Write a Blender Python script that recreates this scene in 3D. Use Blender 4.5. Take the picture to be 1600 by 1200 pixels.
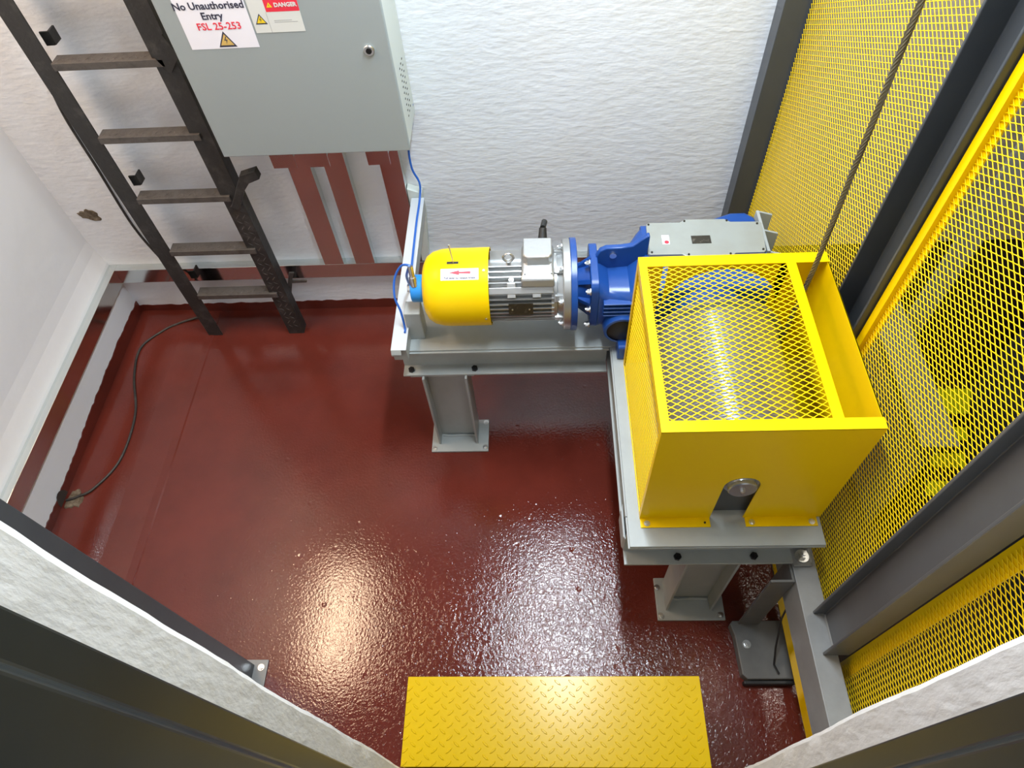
import bpy, bmesh, math, random
from mathutils import Vector, Matrix, Euler
import numpy as np
random.seed(7)
for o in list(bpy.data.objects): bpy.data.objects.remove(o)
S = bpy.context.scene
COL = S.collection
PI = math.pi

# ------------------------------------------------------------------ camera
cam = bpy.data.cameras.new('camera'); cam_o = bpy.data.objects.new('camera', cam); COL.objects.link(cam_o)
R3 = Matrix(((0.99880938, 0.02090911, 0.0440754), (0.00783829, 0.82296595, -0.56803662), (-0.0481497, 0.56770578, 0.82182221)))
cam_o.matrix_world = Matrix.Translation((0, 0, 2.6)) @ R3.to_4x4()
cam.sensor_fit = 'HORIZONTAL'; cam.sensor_width = 36.0; cam.lens = 1075.52 / 1600 * 36.0
cam.clip_start = 0.02; cam.clip_end = 60
S.camera = cam_o

# ------------------------------------------------------------------ world, lights, exposure
w = bpy.data.worlds.new('world'); S.world = w; w.use_nodes = True
w.node_tree.nodes['Background'].inputs[0].default_value = (0.80, 0.88, 1.0, 1)
w.node_tree.nodes['Background'].inputs[1].default_value = 0.06
def area(name, loc, rot, sx, sy, e, color):
    l = bpy.data.lights.new(name, 'AREA'); l.shape = 'RECTANGLE'; l.size = sx; l.size_y = sy; l.energy = e; l.color = color
    o = bpy.data.objects.new(name, l); COL.objects.link(o); o.location = loc; o.rotation_euler = rot
    return o
area('tube_lamp', (0.10, 1.44, 3.10), (0, 0, 0), 0.13, 1.2, 78, (0.82, 0.92, 1.0))
area('bulb_lamp', (-1.70, 1.58, 3.05), (0, 0, 0), 0.34, 0.90, 32, (1.0, 0.71, 0.47))
area('landing_fill', (0.1, -1.0, 3.0), (math.radians(25), 0, 0), 0.8, 0.5, 4, (0.90, 0.95, 1.0))  # unseen fill added outside the doorway to light the jambs and front
area('shaft_lamp', (1.55, 1.35, 3.05), (0, 0, 0), 0.2, 0.6, 14, (1.0, 0.93, 0.82))
S.view_settings.view_transform = 'Standard'
S.view_settings.look = 'None'
S.view_settings.gamma = 1.0
S.view_settings.use_curve_mapping = False
S.view_settings.exposure = 0.0

# ------------------------------------------------------------------ materials
def mat(name, color, rough=0.5, metal=0.0, bump=None, mottle=None, spec=0.5, coat=0.0):
    """bump: (scale, strength, distance, stretch xyz); mottle: (scale, colour2, amount, detail)"""
    m = bpy.data.materials.new(name); m.use_nodes = True
    nt = m.node_tree; b = nt.nodes['Principled BSDF']
    b.inputs['Base Color'].default_value = (*color, 1); b.inputs['Roughness'].default_value = rough
    b.inputs['Metallic'].default_value = metal; b.inputs['Specular IOR Level'].default_value = spec
    b.inputs['Coat Weight'].default_value = coat
    tc = nt.nodes.new('ShaderNodeTexCoord')
    if mottle:
        n = nt.nodes.new('ShaderNodeTexNoise'); n.inputs['Scale'].default_value = mottle[0]; n.inputs['Detail'].default_value = 6
        n.inputs['Roughness'].default_value = 0.6
        nt.links.new(tc.outputs['Object'], n.inputs['Vector'])
        r = nt.nodes.new('ShaderNodeValToRGB')
        r.color_ramp.elements[0].position = mottle[3] if len(mottle) > 3 else 0.4
        r.color_ramp.elements[1].position = r.color_ramp.elements[0].position + 0.28
        r.color_ramp.elements[0].color = (*color, 1)
        c2 = [color[i] * (1 - mottle[2]) + mottle[1][i] * mottle[2] for i in range(3)]
        r.color_ramp.elements[1].color = (*c2, 1)
        nt.links.new(n.outputs['Fac'], r.inputs['Fac']); nt.links.new(r.outputs['Color'], b.inputs['Base Color'])
    if bump:
        mp = nt.nodes.new('ShaderNodeMapping'); mp.inputs['Scale'].default_value = bump[3] if len(bump) > 3 else (1, 1, 1)
        n = nt.nodes.new('ShaderNodeTexNoise'); n.inputs['Scale'].default_value = bump[0]; n.inputs['Detail'].default_value = 5
        nt.links.new(tc.outputs['Object'], mp.inputs['Vector']); nt.links.new(mp.outputs['Vector'], n.inputs['Vector'])
        bp = nt.nodes.new('ShaderNodeBump'); bp.inputs['Strength'].default_value = bump[1]; bp.inputs['Distance'].default_value = bump[2]
        nt.links.new(n.outputs['Fac'], bp.inputs['Height']); nt.links.new(bp.outputs['Normal'], b.inputs['Normal'])
    return m

M_wall = mat('white_plaster', (0.76, 0.80, 0.86), 0.55, bump=(22, 0.42, 0.008, (1, 1, 2.4)), mottle=(1.7, (0.72, 0.72, 0.71), 0.5, 0.45))
M_wall_l = mat('white_plaster_side', (0.78, 0.80, 0.84), 0.6, bump=(7, 0.25, 0.01, (1, 1, 1.5)), mottle=(1.3, (0.70, 0.70, 0.69), 0.5, 0.45))
M_reveal = mat('reveal_plaster', (0.80, 0.80, 0.80), 0.6, bump=(40, 0.7, 0.004, (1.2, 1.2, 0.5)), mottle=(9, (0.6, 0.6, 0.6), 0.4, 0.5))
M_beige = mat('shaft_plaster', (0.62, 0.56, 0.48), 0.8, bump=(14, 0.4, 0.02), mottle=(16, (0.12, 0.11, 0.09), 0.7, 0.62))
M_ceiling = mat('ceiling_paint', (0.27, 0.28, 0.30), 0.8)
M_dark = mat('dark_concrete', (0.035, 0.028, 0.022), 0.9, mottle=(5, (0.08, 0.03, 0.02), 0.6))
M_yellow = mat('yellow_paint', (0.90, 0.60, 0.0), 0.34, spec=0.22, bump=(60, 0.06, 0.002))
M_yellow_mesh = mat('yellow_mesh_paint', (0.93, 0.64, 0.0), 0.38, spec=0.3)
M_yellow_step = mat('yellow_step_paint', (0.62, 0.41, 0.0), 0.24, spec=0.36, mottle=(30, (0.35, 0.22, 0.02), 0.35, 0.62))
M_grey = mat('light_grey_paint', (0.36, 0.39, 0.39), 0.38, bump=(40, 0.08, 0.003), mottle=(5, (0.27, 0.29, 0.285), 0.6))
M_grey2 = mat('mid_grey_paint', (0.23, 0.235, 0.235), 0.42, bump=(50, 0.1, 0.003), mottle=(9, (0.32, 0.33, 0.33), 0.5))
M_col = mat('dark_grey_paint', (0.052, 0.058, 0.066), 0.36, bump=(30, 0.06, 0.003), mottle=(4, (0.07, 0.075, 0.08), 0.6))
M_col2 = mat('front_column_paint', (0.088, 0.091, 0.098), 0.36, bump=(30, 0.06, 0.003), mottle=(4, (0.11, 0.115, 0.12), 0.6))
M_post = mat('shaded_grey_paint', (0.12, 0.12, 0.115), 0.5, bump=(50, 0.15, 0.003), mottle=(12, (0.17, 0.17, 0.165), 0.5))  # grey paint darkened to carry the shadow under the machine frame
M_frame = mat('door_frame_paint', (0.020, 0.025, 0.027), 0.36, mottle=(6, (0.032, 0.038, 0.038), 0.5))
M_black = mat('ladder_black', (0.022, 0.021, 0.020), 0.5, bump=(70, 0.3, 0.004), mottle=(22, (0.09, 0.085, 0.08), 0.6, 0.5))
M_tread = mat('worn_tread_steel', (0.085, 0.075, 0.068), 0.42, bump=(60, 0.5, 0.005), mottle=(25, (0.03, 0.027, 0.024), 0.8, 0.48))
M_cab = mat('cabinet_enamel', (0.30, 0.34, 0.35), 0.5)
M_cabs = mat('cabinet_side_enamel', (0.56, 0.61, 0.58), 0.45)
M_galv = mat('galvanised_sheet', (0.74, 0.78, 0.77), 0.13, metal=1.0, bump=(5, 0.04, 0.01))
M_alu = mat('cast_aluminium', (0.50, 0.51, 0.51), 0.36, metal=0.8, bump=(90, 0.15, 0.002))
M_zinc = mat('zinc_steel', (0.72, 0.73, 0.73), 0.28, metal=1.0)
M_blue = mat('machine_blue', (0.012, 0.065, 0.29), 0.30, bump=(60, 0.08, 0.002))
M_blue2 = mat('encoder_blue', (0.02, 0.26, 0.75), 0.35)
M_bluec = mat('blue_cable', (0.02, 0.12, 0.50), 0.4)
M_cover = mat('cover_plate_grey', (0.33, 0.36, 0.35), 0.38, metal=0.2, mottle=(7, (0.28, 0.29, 0.26), 0.6))
M_rubber = mat('black_rubber', (0.015, 0.015, 0.015), 0.5)
M_blackbolt = mat('black_bolt', (0.02, 0.02, 0.022), 0.35, metal=0.6)
M_plate = mat('black_name_plate', (0.05, 0.045, 0.035), 0.35, metal=0.5, mottle=(60, (0.45, 0.42, 0.35), 0.6, 0.56))
M_drum = mat('drum_steel', (0.42, 0.45, 0.50), 0.25, metal=0.7)
M_rope = mat('greased_wire_rope', (0.16, 0.14, 0.09), 0.45, metal=0.5, bump=(200, 0.4, 0.002))
M_white = mat('sticker_white', (0.80, 0.80, 0.88), 0.5)
M_white2 = mat('sign_white', (0.66, 0.68, 0.66), 0.4)
M_red = mat('sticker_red', (0.75, 0.03, 0.06), 0.45)
M_signy = mat('sticker_yellow', (0.80, 0.58, 0.02), 0.45)
M_signo = mat('sticker_amber', (0.62, 0.42, 0.12), 0.45)
M_ink = mat('sticker_ink', (0.03, 0.03, 0.06), 0.5)
M_hazy = mat('hazard_yellow', (0.55, 0.58, 0.0), 0.5)
M_brown = mat('bare_masonry', (0.085, 0.062, 0.038), 0.9, bump=(60, 0.8, 0.01), mottle=(40, (0.3, 0.26, 0.2), 0.6))
M_inkgrey = mat('sticker_small_print', (0.32, 0.33, 0.33), 0.5)

def floor_material():
    m = bpy.data.materials.new('red_floor_paint'); m.use_nodes = True
    nt = m.node_tree; L = nt.links; b = nt.nodes['Principled BSDF']
    tc = nt.nodes.new('ShaderNodeTexCoord')
    def noise(scale, detail=5, rough=0.55):
        n = nt.nodes.new('ShaderNodeTexNoise'); n.inputs['Scale'].default_value = scale; n.inputs['Detail'].default_value = detail
        n.inputs['Roughness'].default_value = rough; L.new(tc.outputs['Object'], n.inputs['Vector']); return n
    n1 = noise(3.0)
    r = nt.nodes.new('ShaderNodeValToRGB'); r.color_ramp.elements[0].position = 0.35; r.color_ramp.elements[1].position = 0.7
    r.color_ramp.elements[0].color = (0.098, 0.018, 0.012, 1); r.color_ramp.elements[1].color = (0.135, 0.024, 0.016, 1)
    L.new(n1.outputs['Fac'], r.inputs['Fac']); L.new(r.outputs['Color'], b.inputs['Base Color'])
    b.inputs['Roughness'].default_value = 0.07
    b.inputs['Specular IOR Level'].default_value = 0.55
    # rough, pitted screed towards the front right, smoother along the back and left walls
    sep = nt.nodes.new('ShaderNodeSeparateXYZ'); L.new(tc.outputs['Object'], sep.inputs['Vector'])
    def mr(src, a, b_, c=0.0, d=1.0):
        x = nt.nodes.new('ShaderNodeMapRange'); x.inputs[1].default_value = a; x.inputs[2].default_value = b_
        x.inputs[3].default_value = c; x.inputs[4].default_value = d; L.new(src, x.inputs[0]); return x.outputs[0]
    def math_(op, a, b_):
        x = nt.nodes.new('ShaderNodeMath'); x.operation = op
        for i, v in enumerate((a, b_)):
            if isinstance(v, (int, float)): x.inputs[i].default_value = v
            else: L.new(v, x.inputs[i])
        return x.outputs[0]
    mx = mr(sep.outputs['X'], -0.80, 0.0, 0.12, 1.0); my = mr(sep.outputs['Y'], 1.25, 0.75, 0.10, 1.0)
    mask = math_('MULTIPLY', mx, my)
    fine = noise(105, 2, 0.55)
    vor = nt.nodes.new('ShaderNodeTexNoise'); vor.inputs['Scale'].default_value = 60; vor.inputs['Detail'].default_value = 4; vor.inputs['Distortion'].default_value = 1.2
    L.new(tc.outputs['Object'], vor.inputs['Vector'])
    low = noise(7, 3)
    pit = nt.nodes.new('ShaderNodeTexVoronoi'); pit.inputs['Scale'].default_value = 11; L.new(tc.outputs['Object'], pit.inputs['Vector'])
    pits = mr(pit.outputs['Distance'], 0.03, 0.12, -1.2, 0.0)
    speck = nt.nodes.new('ShaderNodeTexVoronoi'); speck.inputs['Scale'].default_value = 38; L.new(tc.outputs['Object'], speck.inputs['Vector'])
    specks = mr(speck.outputs['Distance'], 0.03, 0.13, 0.5, 0.0)
    h = math_('ADD', math_('MULTIPLY', fine.outputs['Fac'], 0.34), math_('MULTIPLY', math_('MULTIPLY', vor.outputs['Fac'], 1.25), mask))
    h = math_('ADD', h, math_('MULTIPLY', low.outputs['Fac'], 0.3))
    h = math_('ADD', h, math_('MULTIPLY', math_('ADD', pits, specks), mr(mask, 0.0, 0.5, 0.25, 1.0)))
    bp = nt.nodes.new('ShaderNodeBump'); bp.inputs['Strength'].default_value = 0.9; bp.inputs['Distance'].default_value = 0.0019
    L.new(h, bp.inputs['Height']); L.new(bp.outputs['Normal'], b.inputs['Normal'])
    return m
M_floor = floor_material()

# ------------------------------------------------------------------ mesh helpers
class MB:
    def __init__(s): s.v = []; s.f = []
    def add(s, vs, fs):
        n = len(s.v); s.v += [tuple(v) for v in vs]; s.f += [tuple(n + i for i in f) for f in fs]; return s
    def box(s, x0, x1, y0, y1, z0, z1):
        return s.add([(x0,y0,z0),(x1,y0,z0),(x1,y1,z0),(x0,y1,z0),(x0,y0,z1),(x1,y0,z1),(x1,y1,z1),(x0,y1,z1)],
                     [(3,2,1,0),(4,5,6,7),(0,1,5,4),(1,2,6,5),(2,3,7,6),(3,0,4,7)])
    def cyl(s, p0, p1, r0, r1=None, n=16, phase=0.0):
        r1 = r0 if r1 is None else r1
        p0 = Vector(p0); p1 = Vector(p1); d = (p1 - p0).normalized()
        u = d.orthogonal().normalized(); v = d.cross(u)
        vs = []
        for p, r in ((p0, r0), (p1, r1)):
            for i in range(n):
                a = phase + 2 * PI * i / n; vs.append(p + u * (r * math.cos(a)) + v * (r * math.sin(a)))
        fs = [(i, (i + 1) % n, n + (i + 1) % n, n + i) for i in range(n)] + [tuple(range(n))[::-1], tuple(range(n, 2 * n))]
        return s.add(vs, fs)
    def tube(s, pts, r, n=8):
        pts = [Vector(p) for p in pts]; k = len(pts); vs = []; u = None
        for i, p in enumerate(pts):
            d = (pts[min(i + 1, k - 1)] - pts[max(i - 1, 0)]).normalized()
            u = d.orthogonal().normalized() if u is None else (u - d * u.dot(d)).normalized()
            v = d.cross(u)
            vs += [p + u * (r * math.cos(2 * PI * j / n)) + v * (r * math.sin(2 * PI * j / n)) for j in range(n)]
        fs = [(i * n + j, i * n + (j + 1) % n, (i + 1) * n + (j + 1) % n, (i + 1) * n + j) for i in range(k - 1) for j in range(n)]
        fs += [tuple(range(n))[::-1], tuple(range((k - 1) * n, k * n))]
        return s.add(vs, fs)
    def prism(s, poly, axis, a, b):
        """extrude polygon (2D) along axis between a and b. axis x: (y,z); y: (x,z); z: (x,y)"""
        def mk(p, t): return {'x': (t, p[0], p[1]), 'y': (p[0], t, p[1]), 'z': (p[0], p[1], t)}[axis]
        n = len(poly); vs = [mk(p, a) for p in poly] + [mk(p, b) for p in poly]
        return s.add(vs, [tuple(range(n)), tuple(range(n, 2 * n))[::-1]] + [(i, n + i, n + (i + 1) % n, (i + 1) % n) for i in range(n)])
    def lathe(s, prof, cy, cz, n=48, cx=None, axis='x'):
        """profile of (t, r) about an axis; open or closed at the ends by r=0"""
        k = len(prof); vs = []
        for (t, r) in prof:
            for j in range(n):
                a = 2 * PI * j / n
                if axis == 'x': vs.append((t, cy + r * math.cos(a), cz + r * math.sin(a)))
                else: vs.append((cx + r * math.cos(a), t, cz + r * math.sin(a)))
        fs = [(i * n + j, i * n + (j + 1) % n, (i + 1) * n + (j + 1) % n, (i + 1) * n + j) for i in range(k - 1) for j in range(n)]
        return s.add(vs, fs)
    def loft(s, rings):
        n = len(rings[0]); vs = [p for r in rings for p in r]
        fs = [(i * n + j, i * n + (j + 1) % n, (i + 1) * n + (j + 1) % n, (i + 1) * n + j) for i in range(len(rings) - 1) for j in range(n)]
        fs += [tuple(range(n))[::-1], tuple(range((len(rings) - 1) * n, len(rings) * n))]
        return s.add(vs, fs)

def build(name, mb, m, parent=None, smooth=False, bev=0.0, kind=None, label=None, fix=True):
    base = Vector((0, 0, 0))
    q = parent
    while q is not None: base += q.location; q = q.parent
    me = bpy.data.meshes.new(name)
    me.from_pydata([tuple(Vector(v) - base) for v in mb.v], [], mb.f)
    if fix:
        bm = bmesh.new(); bm.from_mesh(me); bmesh.ops.remove_doubles(bm, verts=bm.verts, dist=1e-6)
        bmesh.ops.recalc_face_normals(bm, faces=bm.faces); bm.to_mesh(me); bm.free()
    if smooth:
        me.shade_smooth()
        try: me.set_sharp_from_angle(angle=math.radians(38))
        except Exception: pass
    me.materials.append(m)
    o = bpy.data.objects.new(name, me); COL.objects.link(o); o.parent = parent
    if bev:
        b = o.modifiers.new('bevel', 'BEVEL'); b.width = bev; b.segments = 2; b.limit_method = 'ANGLE'; b.angle_limit = math.radians(50)
    if kind: o['kind'] = kind
    if label: o['label'] = label
    return o
def tag(o, label, cat, group=None):
    o['label'] = label; o['category'] = cat
    if group: o['group'] = group
    return o
def thing(name, label, cat, loc=(0, 0, 0), group=None):
    o = bpy.data.objects.new(name, None); COL.objects.link(o); o.location = loc; o.empty_display_size = 0.05
    return tag(o, label, cat, group)
def struct(name, mb, m, **k):
    return build(name, mb, m, kind='structure', **k)
def B(*a): return MB().box(*a)

_bolts = {}
def bolt(parent, pos, axis=(0, 0, 1), r=0.008, m=None, h=None, washer=True, name='bolt', sides=6):
    m = m or M_zinc; h = h or r * 0.9
    key = (round(r, 4), round(h, 4), m.name, washer, sides, name)
    if key not in _bolts:
        mb = MB()
        if washer: mb.cyl((0, 0, 0), (0, 0, h * 0.25), r * 1.5, n=16)
        mb.cyl((0, 0, 0), (0, 0, h), r, n=sides); mb.cyl((0, 0, h), (0, 0, h * 1.25), r * 0.5, n=8)
        me = bpy.data.meshes.new(name); me.from_pydata(mb.v, [], mb.f); me.materials.append(m); _bolts[key] = me
    base = Vector((0, 0, 0)); q = parent
    while q is not None: base += q.location; q = q.parent
    o = bpy.data.objects.new(name, _bolts[key]); COL.objects.link(o); o.parent = parent
    o.location = Vector(pos) - base; o.rotation_euler = Vector((0, 0, 1)).rotation_difference(Vector(axis)).to_euler()
    return o

def text(parent, body, size, origin, m, name='lettering', plane='front', align='CENTER', bold=0.0, shear=0.0):
    cu = bpy.data.curves.new('tmp_text', 'FONT'); cu.body = body; cu.size = size; cu.align_x = align; cu.extrude = 0.0003; cu.offset = bold
    cu.resolution_u = 2
    to = bpy.data.objects.new('tmp_text', cu); COL.objects.link(to)
    me = bpy.data.meshes.new_from_object(to); bpy.data.objects.remove(to); bpy.data.curves.remove(cu)
    me.name = name
    me.materials.clear(); me.materials.append(m)
    base = Vector((0, 0, 0)); q = parent
    while q is not None: base += q.location; q = q.parent
    rot = plane if isinstance(plane, Matrix) else Matrix.Rotation(PI / 2, 3, 'X')
    org = Vector(origin) - base
    for v in me.vertices: v.co = rot @ v.co + org
    o = bpy.data.objects.new(name, me); COL.objects.link(o); o.parent = parent
    return o

def expanded_mesh(P, U, V, N, lu, lv, LWD, SWD, w=0.0026, t=0.0022, bond=0.30, tilt=0.0):
    """expanded metal sheet: zigzag strands along U joined at bonds; returns MB built with numpy"""
    P = np.array(P, float); U = np.array(U, float); V = np.array(V, float); N = np.array(N, float)
    hp = LWD / 2; nu = int(lu / hp); nv = int(lv / (SWD / 2)); verts = []; faces = []
    mb = MB(); vs = []; fs = []
    for j in range(nv):
        pts = []
        for i in range(nu + 1):
            lo = ((i + j) % 2 == 0)
            v = j * SWD / 2 + (w * 0.45 if lo else SWD / 2 - w * 0.45)
            u = i * hp
            pts.append((max(0, u - hp * bond / 2), v)); pts.append((min(lu, u + hp * bond / 2), v))
        pts = np.array(pts)
        d = np.gradient(pts, axis=0); d /= np.linalg.norm(d, axis=1)[:, None] + 1e-12
        nrm = np.stack([-d[:, 1], d[:, 0]], 1)
        sec = []
        for a, b_ in ((-w / 2, -t / 2), (w / 2, -t / 2), (w / 2, t / 2), (-w / 2, t / 2)):
            q = pts + nrm * a
            n_off = b_ + tilt * (a / (w / 2)) * t
            sec.append(P + q[:, :1] * U + q[:, 1:] * V + n_off * N)
        k = len(pts); base = len(vs) * 0 + sum(len(x) for x in vs)
        vs.append(np.stack(sec, 1).reshape(-1, 3))
        i0 = base + np.arange(k - 1) * 4
        for c in range(4):
            c2 = (c + 1) % 4
            fs.append(np.stack([i0 + c, i0 + c2, i0 + 4 + c2, i0 + 4 + c], 1))
    return np.concatenate(vs), np.concatenate(fs)
def build_np(name, vf, m, parent, kind=None):
    v, f = vf
    base = Vector((0, 0, 0)); q = parent
    while q is not None: base += q.location; q = q.parent
    v = v - np.array(base)
    me = bpy.data.meshes.new(name)
    me.vertices.add(len(v)); me.vertices.foreach_set('co', v.astype('f').ravel())
    me.loops.add(len(f) * 4); me.loops.foreach_set('vertex_index', f.astype('i').ravel())
    me.polygons.add(len(f)); me.polygons.foreach_set('loop_start', np.arange(len(f), dtype='i') * 4)
    me.update(calc_edges=True); me.validate()
    me.materials.append(m)
    o = bpy.data.objects.new(name, me); COL.objects.link(o); o.parent = parent
    if kind: o['kind'] = kind
    return o

def ibeam_poly(w, h, tf, tw, cx=0, cy=0):
    """section, flanges horizontal (first axis = width w, second = height h)"""
    a, b, c, d = w / 2, h / 2, tw / 2, h / 2 - tf
    p = [(-a, -b), (a, -b), (a, -d), (c, -d), (c, d), (a, d), (a, b), (-a, b), (-a, d), (-c, d), (-c, -d), (-a, -d)]
    return [(x + cx, y + cy) for x, y in p]

# ------------------------------------------------------------------ room shell
Yw, Xl, CEIL = 2.29, -2.03, 3.2
fl = MB()
fl.prism([(Xl - 0.12, -0.1), (Xl - 0.12, 0.030), (Xl, 0.022), (-1.78, 0.016), (-1.66, 0.003), (-1.628, 0.003), (-1.622, 0.0), (0.858, 0.0), (0.858, -0.1)][::-1], 'y', 0.21, Yw)
struct('floor', fl, M_floor)
struct('wall_back', B(Xl - 0.12, 0.90, Yw, Yw + 0.12, -0.1, CEIL), M_wall)
lw = MB()
# left wall with a rendered ledge above the trunking, and a pocket broken out at its foot
lw.prism([(Xl, -0.1), (Xl, 0.36), (Xl - 0.015, 0.44), (Xl - 0.02, 0.5), (Xl - 0.02, CEIL), (Xl - 0.14, CEIL), (Xl - 0.14, -0.1)], 'y', -0.1, Yw)
struct('wall_left', lw, M_wall_l)
struct('ceiling', B(Xl - 0.14, 2.8, -0.1, Yw + 0.12, CEIL, CEIL + 0.1), M_ceiling)

def ragged_wall(x_edge, x_out, sgn):
    """wall pier ending in a hand-plastered reveal at x_edge"""
    rows = []; n = 90
    rng = random.Random(3 if sgn < 0 else 5)
    ph = [rng.uniform(0, 6) for _ in range(4)]
    for i in range(n + 1):
        z = -0.1 + (CEIL + 0.1) * i / n
        j = 0.0016 * math.sin(z * 5 + ph[0]) + 0.0010 * math.sin(z * 13 + ph[1]) + 0.0008 * rng.uniform(-1, 1)
        k = 0.0010 * math.sin(z * 6 + ph[2]) + 0.0005 * rng.uniform(-1, 1)
        rows.append([(x_out, 0.0, z), (x_edge, 0.0, z), (x_edge + sgn * 0.000, 0.156, z), (x_edge + k, 0.185, z), (x_edge + sgn * (0.000) + k, 0.202 + j, z),
                     (x_edge - sgn * 0.008, 0.211 + j, z), (x_out, 0.211, z)])
    return MB().loft(rows)
struct('wall_front', ragged_wall(-0.416, Xl, 1), M_reveal, smooth=True)
struct('wall_front_right', ragged_wall(0.523, 2.75, -1), M_reveal, smooth=True)
struct('wall_front_sill', B(-0.415, 0.522, 0.0, 0.170, -0.1, 0.40), M_wall_l)

# steel door frame lining the doorway
d1 = bpy.data.objects.new('door_1', None); COL.objects.link(d1); d1['kind'] = 'structure'; d1.location = (0.05, 0.08, 0.62)
for x, s in ((-0.416, 1), (0.523, -1)):
    p = [(x - s * 0.004, 0.155), (x + s * 0.006, 0.155), (x + s * 0.006, 0.118), (x + s * 0.020, 0.110), (x + s * 0.020, -0.06), (x - s * 0.05, -0.06), (x - s * 0.05, -0.045), (x - s * 0.004, -0.045)]
    build('door_jamb', MB().prism(p, 'z', 0.40, 3.0), M_frame, d1, bev=0.003)
build('threshold', B(-0.40, 0.507, -0.05, 0.10, 0.40, 0.415), M_frame, d1, bev=0.003)

# red paint carried up the foot of the walls, with a ragged brushed edge
def red_skirt(name, p0, p1, nrm, h, zb, seed, amp=0.004, hfun=None):
    rng = random.Random(seed); n = 120; mb = MB(); vs = []; fs = []
    p0 = Vector(p0); p1 = Vector(p1); nrm = Vector(nrm)
    for i in range(n + 1):
        t = i / n; p = p0.lerp(p1, t)
        hh = (hfun(t) if hfun else h) + amp * rng.uniform(-1, 1)
        vs += [p + nrm * 0.004 + Vector((0, 0, zb)), p + nrm * 0.004 + Vector((0, 0, hh)), p + Vector((0, 0, hh)), p + Vector((0, 0, zb))]
    for i in range(n):
        a = i * 4
        for c in range(4): fs.append((a + c, a + (c + 1) % 4, a + 4 + (c + 1) % 4, a + 4 + c))
    mb.add(vs, fs)
    return struct(name, mb, M_floor)
red_skirt('baseboard_back', (Xl, Yw, 0), (0.86, Yw, 0), (0, -1, 0), 0.058, 0.0, 1)
red_skirt('baseboard_left', (Xl, Yw, 0), (Xl, 0.215, 0), (1, 0, 0), 0.09, 0.0, 2, hfun=lambda t: 0.085 + 0.012 * math.sin(t * 9) - 0.02 * t)

# broken pocket at the foot of the left wall (cable goes in) and chipped plaster on the back wall
def chip(name, c, nrm, u, v, r, seed, label, cat, m=M_brown, asp=1.0, depth=0.004):
    rng = random.Random(seed); c = Vector(c); nrm = Vector(nrm); u = Vector(u); v = Vector(v); n = 26; ring = []; inner = []
    for i in range(n):
        a = 2 * PI * i / n; q = r * (1 + 0.28 * math.sin(3 * a + seed) * rng.uniform(.3, 1) + 0.12 * rng.uniform(-1, 1))
        ring.append(c + u * (q * asp * math.cos(a)) + v * (q * math.sin(a)) - nrm * 0.001)
        inner.append(c + u * (q * 0.9 * asp * math.cos(a)) + v * (q * 0.9 * math.sin(a)) + nrm * depth)
    mb = MB(); mb.add(ring + inner + [c + nrm * depth * 0.4], [(i, (i + 1) % n, n + (i + 1) % n, n + i) for i in range(n)] + [(n + i, n + (i + 1) % n, 2 * n) for i in range(n)])
    return tag(build(name, mb, m, smooth=True), label, cat)
chip('plaster_chip', (-1.95, Yw, 0.645), (0, -1, 0), (1, 0, -0.25), (0.2, 0, 1), 0.030, 4, 'brown patch of broken-out plaster on the white wall left of the ladder', 'hole', asp=1.5)
chip('pipe_hole', (-1.985, 1.235, 0.021), (0.0, 0, 1), (1, 0, 0), (0, 1, 0), 0.045, 9, 'bare broken-out pocket in the red floor at the foot of the left wall', 'hole', asp=0.8)

ph = bpy.data.objects['pipe_hole']
build('recess_shade', MB().prism([(1.235 + 0.036 * math.cos(a * PI / 8), 0.026 + 0.052 * math.sin(a * PI / 8)) for a in range(9)], 'x', Xl + 0.0045, Xl + 0.0055), M_dark, ph)  # flat dark half disc standing in for the shade inside the hole

# shaft beyond the cage
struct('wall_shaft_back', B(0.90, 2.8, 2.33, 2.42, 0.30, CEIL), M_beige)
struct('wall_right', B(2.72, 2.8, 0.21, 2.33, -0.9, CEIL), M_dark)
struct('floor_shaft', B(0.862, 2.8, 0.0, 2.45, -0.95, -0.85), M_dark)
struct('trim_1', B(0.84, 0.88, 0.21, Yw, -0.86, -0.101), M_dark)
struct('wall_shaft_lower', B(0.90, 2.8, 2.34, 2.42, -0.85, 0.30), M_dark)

# ------------------------------------------------------------------ cage: columns, mesh panels
def column(x0, x1, y0, y1, z0, z1, label, m=M_col, tf=0.008, tw=0.007, foot=None):
    t = thing('steel_column', label, 'column', ((x0 + x1) / 2, (y0 + y1) / 2, z0))
    p = [(a, b) for a, b in ibeam_poly(x1 - x0, y1 - y0, tf, tw, (x0 + x1) / 2, (y0 + y1) / 2)]
    build('column_shaft', MB().prism(p, 'z', z0, z1), m, t, bev=0.002)
    if foot:
        build('base_plate', B(*foot), M_grey2, t, bev=0.003)
    return t
c1 = column(0.785, 0.858, 0.486, 0.611, 0.5, CEIL, 'dark grey steel column standing on the channel beam at lower right', m=M_col2)
build('weld_bead', MB().tube([(0.80, 0.494, 0.503), (0.818, 0.50, 0.503), (0.819, 0.60, 0.503), (0.80, 0.604, 0.503)], 0.004, 6), M_grey2, c1)
c2 = thing('steel_column', 'dark grey steel channel column rising behind the yellow drum guard', 'column', (0.87, 1.243, 0))
build('column_shaft', MB().prism([(0.832, 1.168), (0.902, 1.168), (0.902, 1.318), (0.832, 1.318), (0.832, 1.309), (0.894, 1.309), (0.894, 1.177), (0.832, 1.177)], 'z', 0.0, CEIL), M_col, c2, bev=0.002)
c3t = thing('steel_column', 'dark grey steel column in the back corner between white wall and mesh', 'column', (0.83, 2.25, 0))
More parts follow.
